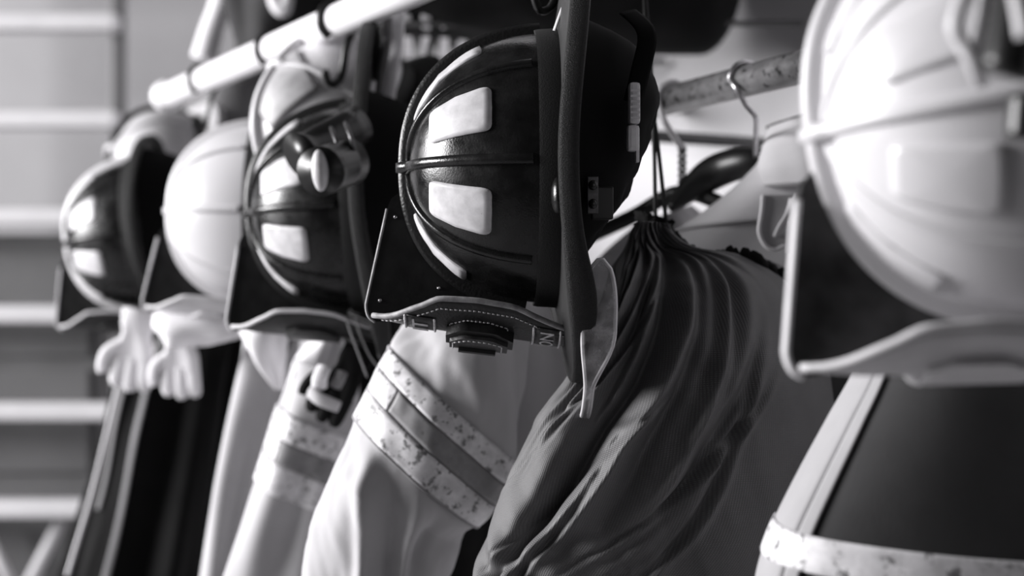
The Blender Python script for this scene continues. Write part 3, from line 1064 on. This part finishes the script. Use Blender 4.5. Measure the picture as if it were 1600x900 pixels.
CO = Loft([S(1196, 200, 1330, 168, 1.74, 0.05), S(1186, 225, 1340, 200, 1.73, 0.062), S(1180, 262, 1350, 250, 1.72, 0.075), S(1192, 292, 1350, 292, 1.72, 0.078)], folds(0.008, 3, 0.2, 1.8, nz=0.010, nsc=16), pw=2.2)
CO.build('collar', 'tan', rr, nt=24, na=72)
CI = Loft([S(1200, 196, 1330, 160, 1.77, 0.03), S(1206, 220, 1330, 200, 1.77, 0.03), S(1206, 250, 1330, 240, 1.77, 0.02)], folds(0.003, 9, 0.1, 0.3, nz=0.003), pw=2.2)
CI.build('collar_lining', 'dark_cloth', rr, nt=12, na=64)
mb = MB()
fl_ = [(1192, 305), (1190, 330), (1186, 362), (1196, 384), (1212, 390), (1226, 385), (1248, 392), (1262, 380), (1262, 304)]
mb.prism(fl_, lambda x, y: P(x, y, 1.66), lambda x, y: P(x, y, 1.652))
sharp(mb.build('pocket_flap', M['tan_grey'], rr), 30)
mb = MB(); mb.tube([P(x, y, 1.651) for x, y in fl_[:7]], 0.0024, n=8, sub=4); mb.build('flap_piping', M['tan'], rr)
mb = MB(); mb.tube([P(1243, 312, 1.645), P(1236, 332, 1.64), P(1222, 352, 1.645), P(1212, 370, 1.65)], lambda t: (0.008 * (1 - 0.5 * t), 0.002), n=10, sub=5, flat=(1, 0, 0.5)); mb.build('pull_strap', M['tan'], rr)
mb = MB(); mb.tube([P(1250, 305, 1.645), P(1240, 345, 1.64), P(1236, 395, 1.645)], lambda t: (0.007, 0.003), n=10, sub=5, flat=(1, 0, 0)); mb.build('hanging_strap', M['tan_grey'], rr)

SQ = Loft([S(985, 355, 1080, 320, 1.93, 0.03), S(935, 400, 1120, 360, 1.93, 0.05), S(900, 450, 1130, 430, 1.93, 0.06), S(880, 560, 1130, 560, 1.93, 0.06), S(870, 700, 1120, 700, 1.93, 0.06)],
          folds(0.010, 5, 0.6, 0.2, nz=0.010), pw=2.2)
rq = root('turnout_coat', P(1000, 700, 1.93), 'pale coat on the twisted wire hanger, mostly behind the dark bag', 'coat', 'coats hanging on the rack')
SQ.build('body', 'tan', rq, nt=40, na=90)


def coat_rail_at_px(px):
    k = (px - 800) / FPX
    y = (PA.x - PA.y * PD.x / PD.y) / (k - PD.x / PD.y)
    return PA + PD * ((y - PA.y) / PD.y)


def hook_pts(c, tail):
    """hook arc over the rail at c, then the tail points"""
    side = PD.cross(Vector((0, 0, 1))).normalized()
    if side.dot(NRM) < 0: side = -side
    pts = []
    for k in range(10):
        th = math.radians(-35 + 215 * k / 9)
        pts.append(c - side * (math.cos(th) * 0.0215) + Vector((0, 0, math.sin(th) * 0.0215)))
    return pts + tail


c1 = coat_rail_at_px(1052)
h1 = root('coat_hanger', c1, 'wire coat hanger with a twisted neck on the chipped rail', 'hanger', 'hangers on the chipped rail')
D1 = c1.y
side1 = c1 + NRM * 0.02
mb = MB(); mb.tube(hook_pts(c1, [P(1036, 185, D1 - 0.02), P(1052, 212, D1 - 0.01), P(1066, 232, D1)]), 0.0042, n=10, sub=4); mb.build('hook', M['light_plastic'], h1)
mb = MB()
for ph in (0, PI):
    mb.tube([P(1066 + 4.5 * math.sin(k * 1.1 + ph), 228 + k * 3.6, D1 + 0.003 * math.cos(k * 1.1 + ph)) for k in range(20)], 0.0024, n=8, sub=3)
mb.build('twisted_neck', M['dark_steel'], h1)
mb = MB(); mb.tube([P(915, 372, D1 + 0.07), P(985, 340, D1 + 0.04), P(1066, 300, D1), P(1150, 330, D1 - 0.04), P(1230, 370, D1 - 0.08)], lambda t: (0.010, 0.006), n=12, sub=5, flat=(0, 0, 1)); mb.build('shoulder_bar', M['black_plastic'], h1)

c2 = coat_rail_at_px(1166)
h2 = root('coat_hanger', c2, 'broad black plastic hanger with a steel hook holding the collared coat', 'hanger', 'hangers on the chipped rail')
D2 = c2.y
mb = MB(); mb.tube(hook_pts(c2, [P(1152, 140, D2 - 0.02), P(1166, 165, D2 - 0.01), P(1180, 182, D2), P(1181, 205, D2 + 0.04), P(1181, 246, 1.75)]), 0.0033, n=10, sub=4); mb.build('hook', M['steel'], h2)
mb = MB(); mb.tube([P(1046, 326, 1.80), P(1085, 291, 1.80), P(1125, 265, 1.79), P(1182, 252, 1.76), P(1250, 262, 1.76), P(1340, 300, 1.75)], lambda t: (0.006 + 0.016 * math.sin(PI * min(1, t * 1.25)), 0.014), n=16, sub=6, flat=(0, 0, 1)); mb.build('shoulder_bar', M['black_plastic'], h2)

# ------------------------------------------------------------------ upper shelf with black bags
z0 = CAMZ + 0.462
shf = root('wire_shelf', (0.0, 2.4, z0), 'slatted wire shelf above the rails seen from below', 'shelf')
nsl = 10
me_sl = None
for k in range(nsl):
    x = -0.24 + 0.036 * k
    y1 = min(3.75, WP.y + (WP.x - x) / 0.588 - 0.03)
    mb = MB(); mb.box((x - 0.05, (2.42 + y1) / 2, z0), 0.015, y1 - 2.42, 0.010, rot=Matrix.Rotation(0.06, 3, 'Z'), bev=0.2); mb.build('slat', M['white_paint'], shf, smooth=False)
for y in (2.44, 2.85, 3.3):
    mb = MB(); mb.tube([(-0.36, y, z0 - 0.008), (0.0, y, z0 - 0.008), (min(0.5, WP.x - 0.588 * (y - WP.y) - 0.02), y, z0 - 0.008)], 0.005, n=8, sub=1); mb.build('cross_rod', M['dark_wire'], shf)
RZ = Matrix.Rotation(math.atan2(-ROW.x, ROW.y), 3, 'Z')
bc = Vector((-0.21, 3.10, z0 + 0.165))
rbx = root('dark_backing_box', bc - Vector((0, 0, 0.16)), 'black box added on the wire shelf to darken the slat gaps behind the duffel bag', 'box')  # added box, keeps the gaps between the slats dark
bx = MB(); bx.box(bc, 0.40, 0.66, 0.31, rot=RZ, bev=0.1); bx.build('body', M['black_plastic'], rbx, smooth=False)
mb = MB(); mb.box(bc + Vector((0, 0, 0.167)), 0.43, 0.69, 0.03, rot=RZ, bev=0.2); mb.build('lid', M['black_plastic'], rbx, smooth=False)
DF = Loft([(Vector((-0.30, 2.50, z0 + 0.10)), Vector((-0.26, 2.50, z0 + 0.14)), 0.05)] +
          [(Vector((x, 2.50, z0 + lo)), Vector((x + 0.001, 2.50, z0 + 0.34)), dp) for x, lo, dp in ((-0.24, 0.00, 0.12), (-0.14, -0.02, 0.16), (0.0, -0.026, 0.17), (0.15, -0.034, 0.17), (0.28, -0.038, 0.16), (0.35, -0.030, 0.14), (0.39, 0.02, 0.10))] +
          [(Vector((0.41, 2.50, z0 + 0.10)), Vector((0.415, 2.50, z0 + 0.16)), 0.03)], folds(0.010, 3, 0.9, 0.4, nz=0.02), pw=2.6)
rdf = root('duffel_bag', (0.05, 2.5, z0), 'black duffel bag overhanging the front of the upper shelf', 'bag')
DF.build('body', 'black_cloth', rdf, nt=50, na=64)
mb = MB(); mb.tube([(-0.08, 2.36, z0 + 0.30), (-0.06, 2.34, z0 + 0.40), (0.14, 2.34, z0 + 0.40), (0.16, 2.36, z0 + 0.30)], lambda t: (0.014, 0.003), n=8, sub=6, flat=(0, 1, 0)); mb.build('handle', M['black_cloth'], rdf)

# ------------------------------------------------------------------ small things along the row
def to_local(rt, p):
    return rt.matrix_basis.inverted() @ Vector(p)


def loc_tube(rt, name, m, pts, rr, par=None, **k):
    mb = MB(); mb.tube([to_local(rt, p) for p in pts], rr, **k)
    return mb.build(name, M[m], par or rt, local=True)


H3 = HELM[2]
tb = loc_tube(H3, 'torch', 'black_plastic', [P(470, 245, 1.66), P(500, 228, 1.68), P(560, 195, 1.72)], lambda t: 0.030 - 0.006 * min(1, t * 3), n=20, sub=3)
loc_tube(H3, 'torch_head', 'black_plastic', [P(500, 268, 1.60), P(512, 264, 1.62), P(545, 252, 1.66)], 0.028, par=tb, n=20, sub=2)
mb = MB(); mb.ball(to_local(H3, P(500, 266, 1.597)), 0.023, 0.023, 0.009, 8, 20)
c = to_local(H3, P(500, 266, 1.597))
for v in mb.v:
    d = v - c
    v.x, v.y, v.z = c.x + d.z * 1.0, c.y + d.x * 1.05, c.z + d.y * 0.42
mb.build('torch_lens', M['light_plastic'], tb, local=True)
for k in range(2):
    loc_tube(H3, 'torch_clamp', 'dark_steel', [P(520 + 22 * k, 205 - 8 * k, 1.65), P(528 + 22 * k, 228 - 8 * k, 1.63), P(536 + 22 * k, 262 - 8 * k, 1.65)], lambda t: (0.008, 0.003), par=tb, n=8, sub=4, flat=(1, 0, 0))
for x0, x1, y1 in ((548, 574, 590), (562, 592, 575), (588, 596, 560)):
    loc_tube(H3, 'loose_strap', 'grey_cloth', [P(x0 - 6, 500, 1.80), P(x0, 520, 1.79), P((x0 + x1) / 2, 555, 1.79), P(x1, y1, 1.79)], lambda t: (0.004, 0.0012), n=8, sub=4, flat=(1, 0.3, 0))
H4 = HELM[0]
loc_tube(H4, 'rear_strap', 'light_plastic', [P(866, 48, 1.36), P(876, 20, 1.36), P(892, -20, 1.37)], lambda t: (0.0022, 0.001), n=6, sub=3)
H5 = HELM[1]
t5 = loc_tube(H5, 'torch', 'black_plastic', [P(1570, 118, 0.72), P(1580, 80, 0.72), P(1600, -60, 0.73)], lambda t: 0.014 - 0.003 * (1 - min(1, t * 6)), n=16, sub=3)
loc_tube(H5, 'torch_stripe', 'light_plastic', [P(1596, 60, 0.704), P(1590, 20, 0.704), P(1580, -30, 0.704)], lambda t: (0.003, 0.001), par=t5, n=8, sub=3)
loc_tube(H5, 'snap_hook', 'light_plastic', [P(1532, 128, 0.75), P(1522, 100, 0.74), P(1505, 70, 0.74), P(1492, 45, 0.74), P(1498, 15, 0.74), P(1510, -15, 0.74)], lambda t: 0.0042, n=10, sub=4)
loc_tube(H5, 'snap_hook', 'light_plastic', [P(1520, 95, 0.745), P(1526, 60, 0.745), P(1534, 20, 0.745), P(1538, -20, 0.745)], 0.0036, n=10, sub=4)
loc_tube(H5, 'side_knob', 'black_plastic', [P(1600, 215, 0.77), P(1602, 185, 0.77), P(1606, 150, 0.77)], 0.010, n=12, sub=3)
mb = MB()

# white webbing strap hung on the rail beside the torch helmet
ws = root('webbing_strap', rail_at(1.75), 'white webbing strap hanging from the rail by the torch helmet', 'strap')
mb = MB(); mb.tube([P(622, 0, 1.93), P(620, 60, 1.93), P(612, 120, 1.94), P(604, 190, 1.95)], lambda t: (0.010 - 0.002 * t, 0.002), n=8, sub=5, flat=(1, 0, 0)); mb.build('strap_end', M['white_cloth'], ws)
mb = MB(); mb.tube([P(606, 20, 1.90), P(604, 70, 1.91), P(594, 130, 1.93), P(590, 175, 1.94)], lambda t: (0.006, 0.002), n=8, sub=5, flat=(1, 0, 0)); mb.build('strap_end', M['grey_cloth'], ws)
mb = MB(); mb.tube([P(612, 10, 1.91), P(616, -15, 1.88), P(606, -30, 1.82)], 0.004, n=8, sub=4); mb.build('strap_loop', M['light_plastic'], ws)


def glove(label, cx, cy, wpx, d, tilt, m='white_cloth', fing=3, ln=62, group='pale gloves tucked under the helmets'):
    r = root('work_glove', P(cx, cy, d), label, 'glove', group)
    w_ = wpx / FPX * d
    ax = Matrix.Rotation(tilt, 3, 'Y')
    o = P(cx, cy, d)
    pt = lambda x, y, z: o + ax @ Vector((x * w_, y * w_, z * w_))
    q = Loft([(pt(-0.42, 0, 1.25), pt(0.42, 0, 1.25), 0.22 * w_), (pt(-0.40, 0, 0.9), pt(0.40, 0, 0.9), 0.24 * w_), (pt(-0.34, 0, 0.62), pt(0.34, 0, 0.62), 0.22 * w_),
              (pt(-0.46, 0, 0.3), pt(0.46, 0, 0.3), 0.22 * w_), (pt(-0.5, 0, -0.05), pt(0.5, 0, -0.05), 0.2 * w_), (pt(-0.46, 0, -0.2), pt(0.46, 0, -0.2), 0.16 * w_)], folds(0.004, 3, 0.5, 1, nz=0.005), pw=2.4)
    q.build('palm', m, r, nt=24, na=40)
    for k in range(fing):
        x = -0.32 + 0.32 * k
        l = (0.45, 0.56, 0.52, 0.36)[k]
        mb = MB(); mb.tube([pt(x, 0, 0.0), pt(x * 1.06, -0.05, -0.2 - l * 0.3), pt(x * 1.1, -0.04, -0.2 - l * 0.7), pt(x * 1.08, 0.06, -0.2 - l)], lambda t: w_ * (0.20 - 0.04 * t ** 3), n=12, sub=4); mb.build('finger', M[m], r)
    mb = MB(); mb.tube([pt(-0.3, -0.05, 0.35), pt(-0.62, -0.14, 0.12), pt(-0.72, -0.16, -0.2), pt(-0.7, -0.12, -0.42)], lambda t: w_ * (0.17 - 0.05 * t), n=12, sub=4); mb.build('thumb', M[m], r)
    return r


glove('white glove with hanging thumb at the top left of the black coat', 208, 560, 62, 2.36, 0.12)
glove('white glove with fingers pointing down on the black coat front', 282, 575, 58, 2.33, -0.05)
glove('black and pale glove clipped over the grey-striped sleeve', 524, 612, 62, 1.86, 0.5, m='black_cloth')
gl = bpy.data.objects['work_glove.002']
mb = MB(); mb.tube([P(499, 604, 1.815), P(500, 590, 1.805), P(507, 574, 1.815)], lambda t: (0.010, 0.006), n=12, sub=4, flat=(1, 0, 0)); mb.build('knuckle_patch', M['white_cloth'], gl)
mb = MB(); mb.tube([P(486, 612, 1.815), P(500, 624, 1.805), P(530, 636, 1.81)], lambda t: (0.0095 - 0.002 * t, 0.006), n=12, sub=4, flat=(0, 0, 1)); mb.build('knuckle_patch', M['pale'], gl)
mb = MB(); mb.tube([P(524, 604, 1.815), P(530, 592, 1.81), P(534, 582, 1.815)], lambda t: (0.008, 0.005), n=12, sub=4, flat=(1, 0, 0)); mb.build('knuckle_patch', M['grey_cloth'], gl)

for label, secs in (('white pointed hood flap hanging under the torch helmet', [S(372, 498, 470, 500, 2.06, 0.03), S(384, 525, 452, 525, 2.05, 0.035), S(400, 560, 448, 565, 2.05, 0.03), S(420, 590, 446, 592, 2.05, 0.02), S(432, 608, 440, 608, 2.05, 0.008)]),
                    ('white folded hood flap beside the black and pale glove', [S(490, 528, 532, 530, 2.0, 0.02), S(468, 550, 532, 555, 2.0, 0.03), S(452, 575, 520, 585, 1.99, 0.035), S(452, 600, 500, 606, 1.99, 0.03), S(462, 618, 482, 620, 1.99, 0.01)]),
                    ('white cloth bundle under the plain white helmet', [S(240, 485, 372, 490, 2.16, 0.03), S(236, 510, 385, 508, 2.15, 0.04), S(250, 528, 380, 526, 2.15, 0.035), S(262, 545, 330, 540, 2.16, 0.015)])):
    q = Loft(secs, folds(0.006, 4, 0.6, 1.7, nz=0.008, nsc=18), pw=2.2)
    o = q.build('hood_cloth', 'white_cloth', None, nt=30, na=48, rootloc=secs[-1][0])
    tag(o, label, 'cloth', 'white cloths under the helmets')

# things hanging on the wall above the rail
q = Loft([S(352, -90, 520, -90, 3.0, 0.05), S(358, -20, 520, -20, 3.0, 0.07), S(366, 60, 500, 60, 3.0, 0.07), S(378, 125, 480, 120, 3.0, 0.05)], folds(0.02, 4, 0.5, 0.3, nz=0.02), pw=2.2)
rw = root('dark_jacket', P(420, 125, 3.0), 'dark jacket hanging behind the far part of the white rail', 'jacket')
q.build('body', 'dark_cloth', rw, nt=30, na=60)
mb = MB(); mb.tube([P(420, -95, 3.0), P(420, -150, 3.0), P(425, -200, 3.02)], 0.006, n=8, sub=3); mb.build('hanging_loop', M['black_cloth'], rw)
q = Loft([S(318, 100, 400, 90, 3.15, 0.05), S(308, 150, 420, 140, 3.15, 0.07), S(300, 210, 425, 210, 3.15, 0.08), S(295, 300, 430, 300, 3.15, 0.08), S(290, 480, 430, 480, 3.15, 0.07)], folds(0.012, 4, 0.4, 0.8, nz=0.02), pw=2.2)
o = q.build('grey_jacket', 'grey_cloth', None, nt=40, na=60, rootloc=P(360, 480, 3.15))
tag(o, 'grey jacket hanging behind the plain white helmet under the rail', 'jacket')
mb = MB(); mb.tube([P(352, -60, 3.1), P(346, 0, 3.1), P(330, 50, 3.1), P(318, 92, 3.1)], lambda t: 0.022 + 0.006 * t, n=14, sub=6)
tag(mb.build('rolled_hood', M['white_cloth'], rootloc=P(318, 92, 3.1)), 'pale rolled hood hanging at the top left of the rail', 'hood')
mb = MB(); mb.tube([P(422, -30, 2.9), P(432, 8, 2.9), P(445, 14, 2.9), P(452, -30, 2.9)], 0.014, n=12, sub=5)
tag(mb.build('white_rope_loop', M['white_cloth'], rootloc=P(432, 8, 2.9)), 'white rope loop dangling in front of the dark jacket', 'rope')

# ------------------------------------------------------------------ ladder and cabinet at the end wall
LD = 4.25
zb = 0.02
lad = root('ladder', (P(60, 450, LD).x, LD, 0), 'pale wooden ladder against the end wall at left', 'ladder')
xl, xr = P(-190, 0, LD).x, P(178, 0, LD).x
for x, m in ((xl, 'ladder'), (xr, 'cabinet')):  # right rail coloured dark for the shadow strip beside the ladder
    mb = MB(); mb.box((x, LD + 0.05, 1.35), 0.035, 0.06, 2.7, bev=0.2); mb.build('rail', M[m], lad, smooth=False)
for k in range(-4, 9):
    z = P(0, 36 + 151.5 * k, LD).z
    if z < 0.1 or z > 2.65: continue
    mb = MB(); mb.box(((xl + xr) / 2, LD, z), xr - xl + 0.03, 0.07, 0.052, bev=0.25); mb.build('rung', M['ladder'], lad, smooth=False)
for a, b in (((95, 815), (20, 960)), ((-30, 815), (40, 960))):
    mb = MB(); mb.tube([P(a[0], a[1], LD + 0.04), P((a[0] + b[0]) / 2, (a[1] + b[1]) / 2, LD + 0.04), P(b[0], b[1], LD + 0.04)], 0.018, n=10, sub=1); mb.build('brace', M['ladder'], lad)
cab = root('locker', (P(60, 0, 4.55).x, 4.55, 0), 'dark grey low locker standing behind the ladder', 'locker')
ztop = P(0, 365, 4.4).z
xa, xb = P(-260, 0, 4.5).x, P(168, 0, 4.5).x
mb = MB(); mb.box(((xa + xb) / 2, 4.56, ztop / 2), xb - xa, 0.28, ztop, bev=0.03); mb.build('body', M['cabinet'], cab, smooth=False)
for k in range(3):
    zz = ztop - 0.06 - 0.36 * k - 0.16
    mb = MB(); mb.box(((xa + xb) / 2, 4.412, zz), xb - xa - 0.06, 0.02, 0.32, bev=0.2); dr = mb.build('drawer', M['cabinet'], cab, smooth=False)
    mb = MB(); mb.box(((xa + xb) / 2, 4.395, zz + 0.08), 0.14, 0.02, 0.02, bev=0.3); mb.build('handle', M['steel'], dr, smooth=False)
